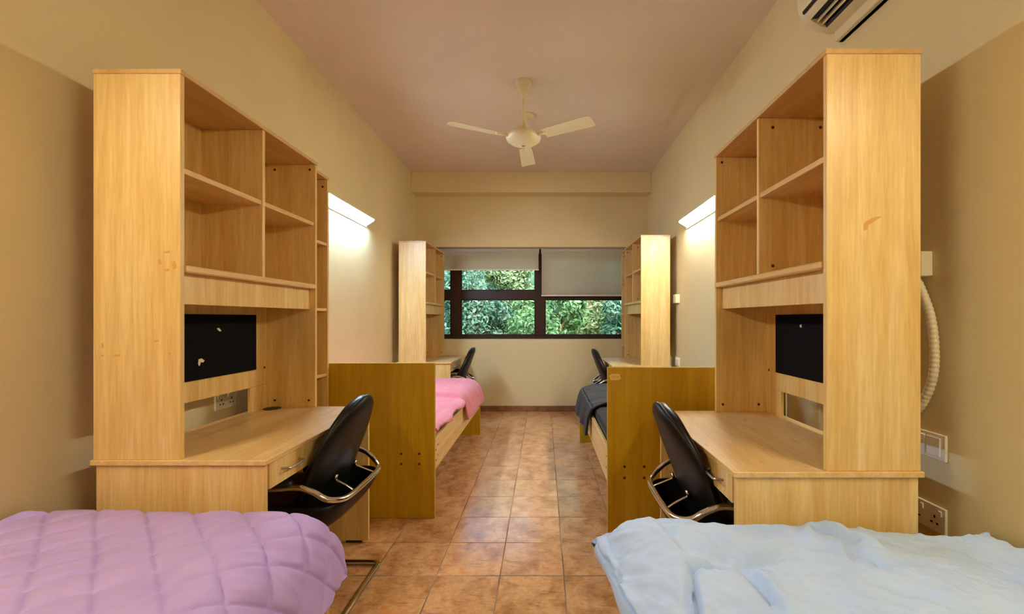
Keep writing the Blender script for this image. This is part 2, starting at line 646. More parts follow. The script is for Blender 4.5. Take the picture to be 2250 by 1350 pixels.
def make_desk(s, label, loc):
    t = thing('desk', label, 'desk', loc, 0, 'study desks along the side walls')
    H = 0.743
    obj('desktop', bx(s, 0, .605, -.010, LEN + .005, H - .018, H, .002), BEECH_FLAT, t)
    obj('side_panel', bx(s, .012, .592, 0, .018, .012, H - .018), BEECH, t)
    obj('side_panel', bx(s, .012, .592, LEN - .018, LEN, .012, H - .018), BEECH, t)
    obj('back_panel', bx(s, .55, .565, .018, LEN - .018, .30, H - .018), BEECH, t)
    obj('apron', bx(s, .014, .030, .312, LEN - .018, .632, H - .020), BEECH, t)
    bm = bx(s, .008, .026, .022, .308, .632, H - .021)
    add_box(bm, s * .026, s * .40, .030, .300, .640, .652)
    add_box(bm, s * .026, s * .40, .030, .040, .652, .705)
    add_box(bm, s * .026, s * .40, .290, .300, .652, .705)
    add_box(bm, s * .39, s * .40, .040, .290, .652, .705)
    dr = obj('drawer', bm, BEECH, t)
    yc = .145
    obj('drawer_handle', tube(fillet([(s * .008, yc - .055, .682), (s * -.022, yc - .045, .682), (s * -.022, yc + .045, .682), (s * .008, yc + .055, .682)], .012), .0042, sides=8), STEEL, dr, True)
    for yy in (0.002, LEN - .016):
        for uu in (.05, .50):
            obj('foot', bx(s, uu, uu + .085, yy - .002, yy + .016, 0.0, .012, .001), BLACK_PLASTIC, t)
    return t


def cap(parent, axis, x, y, z, t_=.0015, r=.0065, mat=SCREW):
    return obj('screw_cap', disc(x, y, z, r, axis, t_, 10), mat, parent)


def make_hutch(s, label, loc):
    t = thing('desk_hutch', label, 'shelf unit', loc, 0, 'tall shelf hutches standing on the desks')
    z0 = 0.743
    H = 2.09 - z0
    Z = lambda z: z - z0
    obj('side_panel', bx(s, 0, .30, 0, .018, 0, H - .017), BEECH, t)
    far = obj('side_panel', bx(s, 0, .30, LEN - .018, LEN, 0, H - .017), BEECH, t)
    obj('top_panel', bx(s, -.004, .302, -.002, LEN + .002, H - .017, H, .0015), BEECH_EDGE, t)
    obj('back_panel', bx(s, .275, .283, .018, LEN - .018, Z(1.28), H - .017, .0005), BEECH, t)
    dv = obj('divider', bx(s, .003, .275, .441, .459, Z(1.415), H - .017), BEECH, t)
    obj('shelf', bx(s, .008, .275, .018, .441, Z(1.737), Z(1.757)), BEECH_FLAT, t)
    obj('shelf', bx(s, .008, .275, .459, LEN - .018, Z(1.737), Z(1.757)), BEECH_FLAT, t)
    obj('bottom_shelf', bx(s, -.010, .275, .018, LEN - .018, Z(1.391), Z(1.415), .004), BEECH_FLAT, t)
    obj('valance', bx(s, .030, .046, .018, LEN - .018, Z(1.28), Z(1.391)), BEECH, t)
    obj('backboard', bx(s, .262, .275, .018, LEN - .018, Z(.870), Z(1.391), .003), BEECH, t)
    obj('pinboard', bx(s, .253, .262, .123, LEN - .123, Z(.962), Z(1.248), .001), FELT, t)
    for a_, b_ in ((.018, .158), (LEN - .158, LEN - .018)):
        obj('batten', bx(s, .262, .275, a_, b_, 0, Z(.870), .001), BEECH, t)
    # dark caps over the assembly bolts
    yi = LEN - .018 - .0015
    for uu, zz in ((.030, 2.045), (.222, 2.045), (.035, .781), (.222, .781)):
        cap(t, 'y', s * uu, yi, Z(zz))
    for uu, zz in ((.062, 2.033), (.262, 2.033), (.062, 1.451)) if s > 0 else ():
        cap(t, 'y', s * uu, .4395, Z(zz))
    cap(t, 'x', s * .262 - s * .0015 * (1 if s > 0 else 0) - (0 if s > 0 else 0), LEN - .045, Z(.964)) if s > 0 else cap(t, 'x', s * .262, LEN - .045, Z(.964))
    return t


def fleck(parent, name, mat, pts, axis, pos, th=.0008):
    return obj(name, prism(pts, axis, pos, pos + th), mat, parent)


ZH = 0.743
# left near
dl = make_desk(-1, 'wooden desk on the left behind the lilac quilt, a black cable hole in its top', (-.948, 1.49, 0))
hl = make_hutch(-1, 'tall beech hutch at near left with paper scraps on its black pinboard', (-1.250, 1.49, ZH))
dr_ = make_desk(1, 'wooden desk on the right behind the pale blue duvet', (.602, 1.378, 0))
hr = make_hutch(1, 'tall beech hutch at near right, tape mark high on its side', (.902, 1.378, ZH))
dup(dl, (-1.020, 4.80, 0), 'far left wooden desk behind the pink quilt, by the window wall')
dup(hl, (-1.305, 4.80, ZH), 'far left hutch beside the window, pale in the lamp light')
dup(dr_, (.706, 4.46, 0), 'far right wooden desk behind the tall bed headboard with a sticker')
dup(hr, (1.006, 4.46, ZH), 'far right hutch beside the half drawn blind')
# extras that only the near ones have
obj('cable_grommet', disc(-.513, .842, .743, .042, 'z', .003, 24), BLACK_PLASTIC, dl)
u_ = .253
fleck(hl, 'paper_scrap', PAPER, [(.155, .205 - .01), (.175, .232), (.20, .246), (.205, .236), (.185, .225), (.172, .19)], 'x', -u_, .0012)
for ch in list(hl.children):
    if ch.name.startswith('paper_scrap'):
        bpy.data.objects.remove(ch)
def yz_on_left_board(x, y, X=-1.503):
    d_ = X * F / (x - 1194)
    return (d_ - 1.49, CAM_Z - (y - 700) * d_ / F - ZH)
fleck(hl, 'paper_scrap', PAPER, [yz_on_left_board(*q) for q in ((436, 790), (443, 788), (449, 793), (446, 797), (441, 796), (438, 805), (435, 801))], 'x', -u_, .0012)
fleck(hl, 'paper_scrap', PAPER, [yz_on_left_board(*q) for q in ((476, 722), (481, 721), (486, 727), (483, 729), (479, 726))], 'x', -u_, .0012)
def yz_on_right_board(x, y, X=1.155):
    d_ = X * F / (x - 1194)
    return (d_ - 1.378, CAM_Z - (y - 700) * d_ / F - ZH)
fleck(hr, 'paper_scrap', PAPER, [yz_on_right_board(*q) for q in ((1757, 716), (1761, 713), (1762, 720), (1759, 720))], 'x', u_ - .0012, .0012)
def xz_face(x, y, d_, X0):
    return ((x - 1194) * d_ / F - X0, CAM_Z - (y - 700) * d_ / F - ZH)
fleck(hr, 'tape_mark', TAPE, [xz_face(*q, 1.377, .902) for q in ((1898, 492), (1903, 487), (1915, 480), (1926, 476), (1938, 476), (1927, 483), (1918, 490), (1908, 495), (1907, 503), (1899, 507))], 'y', -.0008)
for quad in (((346, 572), (352, 570), (354, 579), (348, 582)), ((358, 553), (372, 551), (372, 556), (360, 557)), ((376, 576), (384, 574), (388, 588), (380, 592)), ((362, 592), (370, 590), (371, 596), (363, 597)),
             ((222, 756), (226, 754), (227, 764), (223, 765)), ((222, 780), (227, 780), (227, 784), (222, 784)), ((248, 782), (262, 779), (263, 783), (249, 785)), ((337, 750), (347, 747), (348, 750), (338, 753)), ((369, 776), (374, 774), (374, 779), (370, 780))):
    fleck(hl, 'chipped_spot', TAPE, [xz_face(*q, 1.489, -1.25) for q in quad], 'y', -.0008)


def make_bookcase(s, label, loc, wid, poke=0.0):
    t = thing('bookcase', label, 'bookcase', loc, 0, 'narrow open bookcases')
    H = 2.09
    obj('side_panel', bx(s, 0, .30, 0, .018, 0, H - .017), BEECH, t)
    obj('side_panel', bx(s, 0, .30, wid - .018, wid, 0, H - .017), BEECH, t)
    obj('top_panel', bx(s, -.003, .30, -.001, wid + .001, H - .017, H, .0015), BEECH_EDGE, t)
    obj('back_panel', bx(s, .285, .292, .018, wid - .018, .05, H - .017, .0005), BEECH, t)
    for z in (.10, .502, .8975, 1.292, 1.688):
        obj('shelf', bx(s, .004 - poke, .285, .018, wid - .018, z - .018, z), BEECH_FLAT, t)
    cap(t, 'y', s * .03, wid - .0195, H - .06)
    return t
make_bookcase(-1, 'narrow open bookcase between the near left hutch and the bed with pink quilt', (-1.312, 2.40, 0), .248)
make_bookcase(1, 'narrow open bookcase between the far right hutch and the window wall', (1.012, 5.368, 0), .25, .022)

# ------------------------------------------------------------------ beds
def make_bed(s, label, loc, L_, W):
    """s=+1: bed lies from its aisle side towards +x"""
    t = thing('single_bed', label, 'bed', loc, 0, 'single beds along the side walls')
    B = lambda *a, **k: bx(s, *a, **k)
    hb = obj('headboard', B(0, W, 0, .025, 0, .955, .002), OLIVE, t)
    obj('footboard', B(0, W, L_ - .025, L_, 0, .47, .002), OLIVE, t)
    for a_ in (.010, W - .032):
        obj('side_rail', B(a_, a_ + .022, .025, L_ - .025, .28, .475, .002), BEECH_FLAT, t)
    obj('bed_base', B(.032, W - .032, .025, L_ - .025, .355, .375, .001), BEECH_FLAT, t)
    for uu in (.095, .205):
        for zz in (.335, .398):
            cap(hb, 'y', s * uu, -.0015, zz, r=.0075)
    for yy, zz in ((.07, .335), (.07, .40), (.12, .355), (.12, .42)):
        cap(t, 'x', s * .0085 if s > 0 else -.010, yy, zz, r=.006)
    m_ = obj('mattress', box(s * .050, s * (W - .035), .03, L_ - .03, .375, .545, .035, 4), MATT, None, True)
    m_.location = loc
    return t, m_


b1, mt1 = make_bed(-1, 'near left bed under the lilac quilt, mostly out of frame', (-.710, -.49, 0), 1.93, .965)
tag(mt1, 'mattress hidden under the lilac quilt on the near left bed', 'mattress', 'bed mattresses')
b2, mt2 = make_bed(-1, 'far left bed with tall olive headboard and pink quilt', (-.668, 2.658, 0), 1.93, 1.0)
tag(mt2, 'mattress under the pink quilt on the far left bed', 'mattress', 'bed mattresses')
b3, mt3 = make_bed(1, 'near right bed under the pale blue duvet', (.385, -.55, 0), 1.89, .965)
tag(mt3, 'mattress hidden under the pale blue duvet on the near right bed', 'mattress', 'bed mattresses')
b4, mt4 = make_bed(1, 'far right bed with tall olive headboard bearing a pale sticker', (.360, 2.427, 0), 1.88, 1.0)
tag(mt4, 'mattress under the dark covers on the far right bed', 'mattress', 'bed mattresses')
hb4 = [c for c in b4.children if c.name.startswith('headboard')][0]
def on_hb4(x, y):
    return ((x - 1194) * 2.427 / F - .360, CAM_Z - (y - 700) * 2.427 / F)
st_ = fleck(hb4, 'sticker', STICKER, [on_hb4(1351.5 + 12 * math.copysign(abs(math.cos(a)) ** .6, math.cos(a)) + 1.2 * math.sin(5 * a), 829 + 7 * math.copysign(abs(math.sin(a)) ** .6, math.sin(a))) for a in [2 * PI * k / 22 for k in range(22)]], 'y', -.0012, .0012)
bm = bmesh.new()
for x_ in (1344, 1348, 1352, 1356):
    q0 = on_hb4(x_, 826); q1 = on_hb4(x_ + 2.6, 832 if x_ % 8 else 829)
    add_box(bm, q0[0], q1[0], -.0018, -.0012, q1[1], q0[1])
obj('sticker_print', bm, TAPE, hb4)


# ------------------------------------------------------------------ bed covers
def fbm(x, y, s, seed, oct_=4):
    v = 0; a = 1; t_ = 0
    for k in range(oct_):
        v += a * noise.noise(Vector((x * s + seed * 7.3, y * s - seed * 3.1, seed)))
        t_ += a; a *= .5; s *= 2.05
    return v / t_


def ridged(x, y, s, seed, ang, an=3.0):
    c_, s_ = math.cos(ang), math.sin(ang)
    u = (x * c_ + y * s_) * s; v = (-x * s_ + y * c_) * s * an
    u += .6 * noise.noise(Vector((x * 3, y * 3, seed + 9)))
    v += .9 * noise.noise(Vector((x * 4, y * 4, seed + 4)))
    n_ = noise.noise(Vector((u + seed * 5, v, seed)))
    return (1 - abs(n_) * 2.2)


def creases(x, y, lines):
    z = 0
    for (x0, y0, x1, y1, wd, amp) in lines:
        dx, dy = x1 - x0, y1 - y0
        l2 = dx * dx + dy * dy
        t_ = ((x - x0) * dx + (y - y0) * dy) / l2
        tt = max(0, min(1, t_))
        ex, ey = x - (x0 + tt * dx), y - (y0 + tt * dy)
        d_ = math.hypot(ex, ey)
        fade = math.sin(PI * min(1, max(0, .12 + .76 * tt))) ** .6
        z += amp * math.exp(-(d_ / wd) ** 2) * fade
    return z


def sheet(name, mat, prof_fn, y0, y1, ns, nt_, disp, thick=.012, parent=None, hem=None):
    """prof_fn(t) -> list of (x, z); the sheet runs along y. disp(s_len, y, x, z, nrm) -> offset along the normal"""
    top = []
    for j in range(nt_ + 1):
        t_ = j / nt_
        y = lerp(y0, y1, t_)
        pr = catmull([(a_, 0, b_) for a_, b_ in prof_fn(y)], 8)
        cum = [0]
        for a_, b_ in zip(pr, pr[1:]):
            cum.append(cum[-1] + (b_ - a_).length)
        tot = cum[-1]
        row = []
        k = 0
        for i in range(ns + 1):
            l_ = tot * i / ns
            while k < len(cum) - 2 and cum[k + 1] < l_:
                k += 1
            f_ = (l_ - cum[k]) / max(1e-9, cum[k + 1] - cum[k])
            q = pr[k].lerp(pr[k + 1], f_)
            tn = (pr[k + 1] - pr[k]).normalized()
            nr = Vector((-tn.z, 0, tn.x))
            if nr.z < 0 and abs(nr.z) > abs(nr.x):
                nr = -nr
            row.append((Vector((q.x, y, q.z)), nr, l_))
        top.append(row)
    # outward normals: the side away from the bed; flip consistently
    bm = bmesh.new()
    V = []; W = []
    for row in top:
        a_ = []; b_ = []
        for q, nr, l_ in row:
            d_ = disp(l_, q.y, q.x, q.z)
            off, dyy = d_ if isinstance(d_, tuple) else (d_, 0)
            pt = q + nr * off + Vector((0, dyy, 0))
            a_.append(bm.verts.new(pt))
            b_.append(bm.verts.new(q - nr * thick))
        V.append(a_); W.append(b_)
    for j in range(nt_):
        for i in range(ns):
            bm.faces.new((V[j][i], V[j][i + 1], V[j + 1][i + 1], V[j + 1][i]))
            bm.faces.new((W[j][i], W[j + 1][i], W[j + 1][i + 1], W[j][i + 1]))
    for j in range(nt_):
        for i in (0, ns):
            bm.faces.new((V[j][i], V[j + 1][i], W[j + 1][i], W[j][i]))
    for i in range(ns):
        for j in (0, nt_):
            bm.faces.new((V[j][i], V[j][i + 1], W[j][i + 1], W[j][i]))
    return obj(name, bm, mat, parent, 'all')


def end_drop(y, ye, r, depth):
    """lowering of the cover towards its far end at ye"""
    t_ = (y - (ye - r)) / r
    if t_ <= 0: return 0
    t_ = min(1, t_)
    return depth * (1 - math.sqrt(max(0, 1 - t_ * t_)))


def quilt(a, b, per, amp):
    f1 = abs(math.sin(PI * a / per)); f2 = abs(math.sin(PI * b / per))
    g = lambda f: (1 - math.exp(-f * 8)) * (.8 + .2 * f)
    return amp * g(f1) * g(f2)


# lilac quilt: aisle towards +x
def prof_purple(y):
    d_ = end_drop(y, 1.455, .09, .10)
    zt = .594
    P = [(-1.655, zt + .005), (-1.45, zt + .012), (-1.2, zt + .006), (-.95, zt + .004), (-.82, zt + .002), (-.755, zt - .012), (-.712, .553), (-.680, .50), (-.664, .43), (-.648, .372)]
    fl = .012 * math.sin(y * 7.3) + .006 * math.sin(y * 17)
    out = []
    for k, (x, z) in enumerate(P):
        side = max(0, (k - 5)) / 4
        out.append((x + fl * side, z - d_ * (1 - .9 * side)))
    return out
def disp_purple(l, y, x, z):
    a = (l - 1.66 + y) / math.sqrt(2); b = (l - 1.66 - y) / math.sqrt(2)
    a += .010 * noise.noise(Vector((l * 5, y * 5, 3))); b += .010 * noise.noise(Vector((l * 5, y * 5, 8)))
    q = quilt(a + .031, b + .017, .109, .013)
    puck = .0045 * ridged(l, y, 9, 2, .5, 2.2) * (.4 + .6 * min(1, q / .013))
    return q + puck + .004 * fbm(l, y, 5, 1, 2)
purple = sheet('quilt', PURPLE, prof_purple, -.42, 1.452, 300, 400, disp_purple, .008)
tag(purple, 'lilac diamond stitched quilt spread over the near left bed', 'quilt')

# pale blue duvet: aisle towards -x
TOPZ = [(.336, .622), (.5, .612), (.58, .600), (.69, .603), (.80, .614), (.91, .606), (.965, .594), (1.047, .574), (1.13, .566), (1.307, .570)]
def prof_blue(y):
    d_ = end_drop(y, 1.352, .075, .08)
    k_ = sstep(.7, 1.25, y)
    n_ = sstep(1.2, .9, y)
    P = [(1.345, interp(1.307, TOPZ)), (1.15, interp(1.15, TOPZ)), (1.0, interp(1.0, TOPZ)), (.88, interp(.88, TOPZ)), (.74, interp(.74, TOPZ)), (.6, interp(.6, TOPZ)), (.48, interp(.48, TOPZ))]
    P = [(x, lerp(.592, z - .006, k_)) for x, z in P]
    P += [(lerp(.40, .355, k_), lerp(.592, .622, k_)), (lerp(.325, .262, k_), lerp(.575, .612, k_)), (lerp(.275, .205, k_), .57), (lerp(.253, .168, k_), .54), (lerp(.255, .190, k_), .485), (lerp(.262, .206, k_), .452)]
    fl = .008 * math.sin(y * 11 + 1) + .008 * math.sin(y * 23)
    out = []
    for k, (x, z) in enumerate(P):
        side = max(0, k - 8) / 4
        out.append((x + fl * side, z - d_ * (1 - .75 * side)))
    return out
def P2(x, y, z=.61):
    d_ = (CAM_Z - z) * F / (y - 700)
    return ((x - 1194) * d_ / F, d_)
def ln(a, b, w_, amp):
    A = P2(*a); B = P2(*b)
    return (A[0], A[1], B[0], B[1], w_, amp)
BLUE_L = [
    ln((1522, 1258), (1582, 1252), .010, -.022), ln((1560, 1252), (1625, 1248), .012, -.012),
    ln((1582, 1252), (1700, 1257), .006, -.009), ln((1700, 1257), (1870, 1258), .006, -.009), ln((1850, 1260), (1950, 1242), .008, -.012),
    ln((1930, 1243), (2060, 1231), .007, -.010), ln((2040, 1232), (2240, 1240), .007, -.008),
    ln((1522, 1258), (1524, 1350), .010, -.016), ln((1524, 1300), (1545, 1450), .010, -.016),
    ln((1628, 1245), (1740, 1208), .016, -.018), ln((1615, 1235), (1735, 1196), .018, .012), ln((1640, 1258), (1712, 1338), .016, -.018), ln((1660, 1256), (1735, 1338), .018, .008),
    ln((1785, 1158), (1880, 1190), .018, -.020), ln((1780, 1152), (1778, 1185), .018, .012), ln((1800, 1155), (1930, 1205), .024, .012),
    ln((1870, 1190), (1878, 1232), .016, -.012), ln((1890, 1215), (1945, 1246), .014, -.012),
    ln((1500, 1202), (1575, 1246), .016, -.010), ln((1440, 1150), (1520, 1235), .018, -.010), ln((1570, 1226), (1640, 1240), .018, -.012),
    ln((1680, 1250), (1700, 1262), .008, -.010), ln((1720, 1250), (1745, 1262), .008, -.010), ln((1900, 1276), (1990, 1300), .02, -.006),
    ln((2000, 1290), (2090, 1330), .02, -.008), ln((1780, 1300), (1860, 1340), .025, -.006),
]
def disp_blue(l, y, x, z):
    v = .004 + .014 * fbm(l, y, 4.0, 5, 3)
    v += .008 * ridged(l, y, 4.5, 3, .6, 2.6) + .005 * ridged(l, y, 9, 6, -.4, 2.4) + .003 * ridged(l, y, 15, 16, .9, 2.4)
    if z > .56:
        v += creases(x, y, BLUE_L) * 1.5 + .003 * ridged(x, y, 6, 15, 1.0, 2.0) * (.5 + fbm(x, y, 2, 8, 2))
    else:
        v += .014 * ridged(l, y, 5.0, 11, .15, 2.2)
    return v
blue = sheet('duvet', BLUE, prof_blue, -.45, 1.350, 240, 320, disp_blue, .008)
tag(blue, 'crumpled pale blue duvet over the near right bed', 'duvet')

# pink quilt
def prof_pink(y):
    d_ = end_drop(y, 4.60, .10, .12)
    f_ = sstep(3.615, 3.66, y)
    zt = .560 + .040 * f_
    hemz = lerp(.525 - .012 * math.sin(y * 15), .372, f_)
    P = [(-1.64, zt), (-1.3, zt + .008), (-1.0, zt + .008), (-.82, zt + .004), (-.745, zt - .006)]
    if f_ > 0.001:
        P += [(lerp(-.70, -.690, f_), lerp(.552, .560, f_)), (lerp(-.672, -.658, f_), lerp(.545, .50, f_)), (lerp(-.660, -.640, f_), lerp(.537, .44, f_)), (lerp(-.655, -.630, f_), hemz)]
    else:
        P += [(-.70, .552), (-.672, .545), (-.660, .537), (-.655, hemz)]
    fl = .010 * math.sin(y * 13)
    return [(x + fl * max(0, k - 5) / 3, z - d_ * (1 - max(0, k - 5) / 3)) for k, (x, z) in enumerate(P)]
def disp_pink(l, y, x, z):
    a = l; b = y
    q = .004 * abs(math.sin(PI * b / .075)) ** .5 * abs(math.sin(PI * a / .075)) ** .5
    return q + .006 * fbm(l, y, 5, 4, 3) + .004 * (1 if z < .53 else .2) * ridged(l, y, 5, 12, .3)
pink = sheet('quilt', PINK, prof_pink, 2.70, 4.605, 110, 260, disp_pink, .008)
tag(pink, 'pink quilt folded back double towards the foot of the far left bed', 'quilt')

# dark covers of the far right bed
def prof_dark(y):
    d_ = end_drop(y, 4.32, .10, .10)
    zt = .582
    P = [(1.33, zt), (1.0, zt + .008), (.7, zt + .006), (.50, zt + .004), (.43, zt - .012), (.382, .545), (.352, .49), (.335, .42), (.325, .35)]
    fl = .010 * math.sin(y * 15) + .008 * math.sin(y * 31)
    return [(x + fl * max(0, k - 5) / 3, z - d_ * (1 - max(0, k - 5) / 3) + (.015 * math.sin(y * 9) if k == 8 else 0)) for k, (x, z) in enumerate(P)]
dark = sheet('duvet', NAVY, prof_dark, 3.30, 4.335, 110, 140, lambda l, y, x, z: .004 + .010 * fbm(l, y, 5, 4, 3) + .004 * ridged(l, y, 5, 7, .3), .010)
tag(dark, 'dark navy duvet bunched over the foot of the far right bed', 'duvet')
def prof_sheet(y):
    return [(1.315, .548), (.9, .550), (.5, .550), (.43, .545), (.404, .524), (.402, .480)]
ds = sheet('bed_sheet', DARKSHEET, prof_sheet, 2.462, 4.27, 40, 60, lambda l, y, x, z: .002 + .003 * fbm(l, y, 6, 9, 3), .002)
tag(ds, 'smooth dark fitted sheet on the far right bed below the duvet', 'bed sheet')

# ------------------------------------------------------------------ office chairs
def make_chair(label, loc, rotz):
    """faces local -x (towards the left-hand desk)"""
    t = thing('office_chair', label, 'chair', loc, rotz, 'black cantilever desk chairs')
    # chrome: floor loop, front risers, arms and the loop round the back, one bent tube
    hw = .225
    aw = .255
    def arm_side(s):
        return [(.235, 0, .014), (.235, s * hw, .014), (-.24, s * hw, .014), (-.265, s * (hw + .01), .20), (-.245, s * (aw - .01), .50), (-.16, s * aw, .560), (.02, s * aw, .568),
                (.10, s * aw, .572), (.155, s * (aw - .002), .553), (.20, s * (aw - .015), .520), (.238, s * (aw - .06), .503), (.252, s * .13, .500), (.256, 0, .500)]
    a_ = arm_side(-1); b_ = arm_side(1)
    bm = bmesh.new()
    floor_arm = fillet(a_[:7], .045, 5)[:-1]
    up = catmull(a_[6:], 6)
    left = floor_arm + up
    right = [Vector((q.x, -q.y, q.z)) for q in left]
    path = left + right[::-1][1:-1]
    add_tube(bm, path, .0125, sides=12, closed=True)
    obj('chrome_frame', bm, CHROME, t, 'all')
    # arm pads
    for s in (-1, 1):
        bm = bmesh.new()
        pts = catmull([(-.17, s * aw, .575), (-.10, s * aw, .583), (.0, s * aw, .586), (.075, s * aw, .588)], 5)
        rad = [.010 + .009 * math.sin(PI * min(1, max(0, k / (len(pts) - 1)))) ** .4 for k in range(len(pts))]
        add_tube(bm, pts, .018, sides=12, radii=rad)
        obj('arm_pad', bm, BLACK_PLASTIC, t, 'all')
    # backrest: egg shaped, leaning back
    spine = [(.075, .425), (.098, .47), (.125, .54), (.155, .62), (.190, .71), (.222, .80), (.245, .862), (.250, .888)]
    sp = catmull([(x, 0, z) for x, z in spine], 8)
    def width(z):
        if z > .62:
            k = (z - .62) / (.890 - .62)
            return .230 * max(0.0, 1 - k ** 2.2) ** .62
        return lerp(.215, .230, sstep(.40, .62, z))
    def body(th_f, th_r, inset, zlo, zhi, bow):
        bm = bmesh.new()
        rings = []
        S = 28
        sel = [q for q in sp if zlo <= q.z <= zhi]
        for k, q in enumerate(sel):
            w_ = max(.006, width(q.z) - inset)
            kk = min(1, w_ / .12)
            ring = []
            i_ = sp.index(q)
            tn = (sp[min(i_ + 1, len(sp) - 1)] - sp[max(i_ - 1, 0)]).normalized()
            nf = Vector((-tn.z, 0, tn.x))      # front (-x)
            for m_ in range(S):
                an = 2 * PI * m_ / S
                cy = math.copysign(abs(math.cos(an)) ** .75, math.cos(an))
                sx = math.copysign(abs(math.sin(an)) ** .85, math.sin(an))
                th = (th_f * (1 + .6 * sstep(.70, .50, q.z)) if sx > 0 else th_r) * (.35 + .65 * kk)
                bowv = bow * cy * cy * (w_ / .22) ** 2
                ring.append(bm.verts.new(q + nf * (sx * th + bowv) + Vector((0, cy * w_, 0))))
            rings.append(ring)
        for r0, r1 in zip(rings, rings[1:]):
            for m_ in range(S):
                bm.faces.new((r0[m_], r0[(m_ + 1) % S], r1[(m_ + 1) % S], r1[m_]))
        bm.faces.new(rings[0]); bm.faces.new(rings[-1][::-1])
        return bm
    obj('backrest', body(.046, .012, .012, .43, .884, .030), LEATHER, t, 'all')
    # hard rear shell running from the back under the seat, ribbed at the spine
    bm = body(-.004, .030, 0.0, .425, .890, .030)
    obj('back_shell', bm, SHELL, t, 'all')
    # black tub under the rear loop, carrying the seat
    rim = [q.copy() for q in catmull(arm_side(-1)[5:], 5)]
    rim = rim + [Vector((q.x, -q.y, q.z)) for q in rim[::-1][1:]]
    bm = bmesh.new()
    rows = []
    for q in rim:
        top_ = Vector((q.x - .004, q.y * .985, min(q.z, .503) - .016))
        bot = Vector((-.02 + (q.x + .02) * .56, q.y * .70, .350))
        midp = Vector((-.02 + (q.x + .02) * .90, q.y * .93, .395))
        row = []
        for k in range(9):
            u = k / 8
            row.append(bm.verts.new((1 - u) ** 2 * top_ + 2 * u * (1 - u) * midp + u * u * bot))
        rows.append(row)
    for r0, r1 in zip(rows, rows[1:]):
        for k in range(8):
            bm.faces.new((r0[k], r0[k + 1], r1[k + 1], r1[k]))
    bm.faces.new([r[-1] for r in rows])
    bmesh.ops.recalc_face_normals(bm, faces=bm.faces)
    bmesh.ops.solidify(bm, geom=list(bm.faces), thickness=.008)
    obj('seat_shell', bm, SHELL, t, 'all')
    # seat cushion
    bm = bmesh.new()
    nx, ny = 22, 18
    tp, bt = [], []
    for i in range(nx + 1):
        ra = []; rb = []
        for j in range(ny + 1):
            u = -1 + 2 * i / nx; v = -1 + 2 * j / ny
            sx_ = u * math.sqrt(1 - .18 * v * v); sy_ = v * math.sqrt(1 - .18 * u * u)
            x = -.075 + sx_ * .185; y = sy_ * .232
            ed = max(abs(u), abs(v))
            e = max(0.0, 1 - ed ** 6) ** .5
            z = .440 + .032 * e + .010 * v * v - (.02 * max(0, -u - .4))
            ra.append(bm.verts.new((x, y, z)))
            rb.append(bm.verts.new((x, y, .416 - .012 * e + .010 * v * v)))
        tp.append(ra); bt.append(rb)
    for i in range(nx):
        for j in range(ny):
            bm.faces.new((tp[i][j], tp[i + 1][j], tp[i + 1][j + 1], tp[i][j + 1]))
            bm.faces.new((bt[i][j], bt[i][j + 1], bt[i + 1][j + 1], bt[i + 1][j]))
    for i in range(nx):
        for j in (0, ny):
            bm.faces.new((tp[i][j], tp[i + 1][j], bt[i + 1][j], bt[i][j]))
    for j in range(ny):
        for i in (0, nx):
            bm.faces.new((tp[i][j], tp[i][j + 1], bt[i][j + 1], bt[i][j]))
    obj('seat', bm, LEATHER, t, 'all')
    # steel brackets from the rear loop to the shell, cross bars under the seat
    for s in (-1, 1):
        bm = bmesh.new()
        add_tube(bm, catmull([(.252, s * .11, .502), (.215, s * .10, .520), (.160, s * .095, .545)], 4), .005, sides=8)
        add_tube(bm, [(.158, s * .095, .535), (.170, s * .095, .566)], .007, sides=8)
        obj('back_bracket', bm, CHROME, t, 'all')
    for xx in (-.15,):
        bm = bmesh.new()
        add_tube(bm, fillet([(-.262, -(hw + .014), .25), (-.20, -.20, .372), (-.20, .20, .372), (-.262, (hw + .014), .25)], .04), .009, sides=8)
        obj('seat_support', bm, CHROME, t, 'all')
    return t


ch = make_chair('black leather chair pushed in at the near left desk, beside the lilac quilt', (-1.048, 1.935, 0), 0)
dup(ch, (.722, 1.765, 0), 'black leather chair pushed in at the near right desk, behind the pale blue duvet', PI)
dup(ch, (-1.075, 5.12, 0), 'black chair at the far left desk, seen above the pink quilt', .08)
dup(ch, (.812, 4.88, 0), 'black chair at the far right desk, seen above the dark navy duvet', PI - .05)

# ------------------------------------------------------------------ wall lamps
def wall_lamp(s, label, loc, power, length=1.22):
    """s=+1: light faces +x (left wall)"""
    t = thing('wall_lamp', label, 'lamp', loc, 0, 'fluorescent strip lamps on the side walls')
    mt = principled('lamp_diffuser', (.9, .9, .9, 1), .4, emis=power)
    obj('back_plate', bx(s, 0, .010, 0, length, -.012, .066, .002), WHITE_METAL, t)
    obj('top_cover', bx(s, .010, .088, -.003, length + .003, .058, .066, .002), WHITE_METAL, t)
    poly = [(.010, .058), (.084, .058), (.084, .050), (.078, .044), (.010, .002)]
    obj('diffuser', prism([(s * a_, b_) for a_, b_ in poly], 'y', .012, length - .012), mt, t)
    for a_, b_ in ((0.0, .012), (length - .012, length)):
        obj('end_cap', prism([(s * p_[0], p_[1]) for p_ in poly], 'y', a_, b_), WHITE, t)
    return t
wall_lamp(1, 'lit strip lamp on the left wall beyond the narrow bookcase', (XL, 2.90, 2.110), LAMP_LEFT)
wall_lamp(-1, 'lit strip lamp on the right wall beyond the near right hutch', (XR, 2.92, 2.098), LAMP_RIGHT)
wall_lamp(1, 'strip lamp on the left wall above the lilac quilt, just out of frame', (XL, -.32, 2.16), LAMP_NEAR)
wall_lamp(-1, 'strip lamp on the right wall above the pale blue duvet, just out of frame', (XR, -.50, 2.16), LAMP_NEAR)

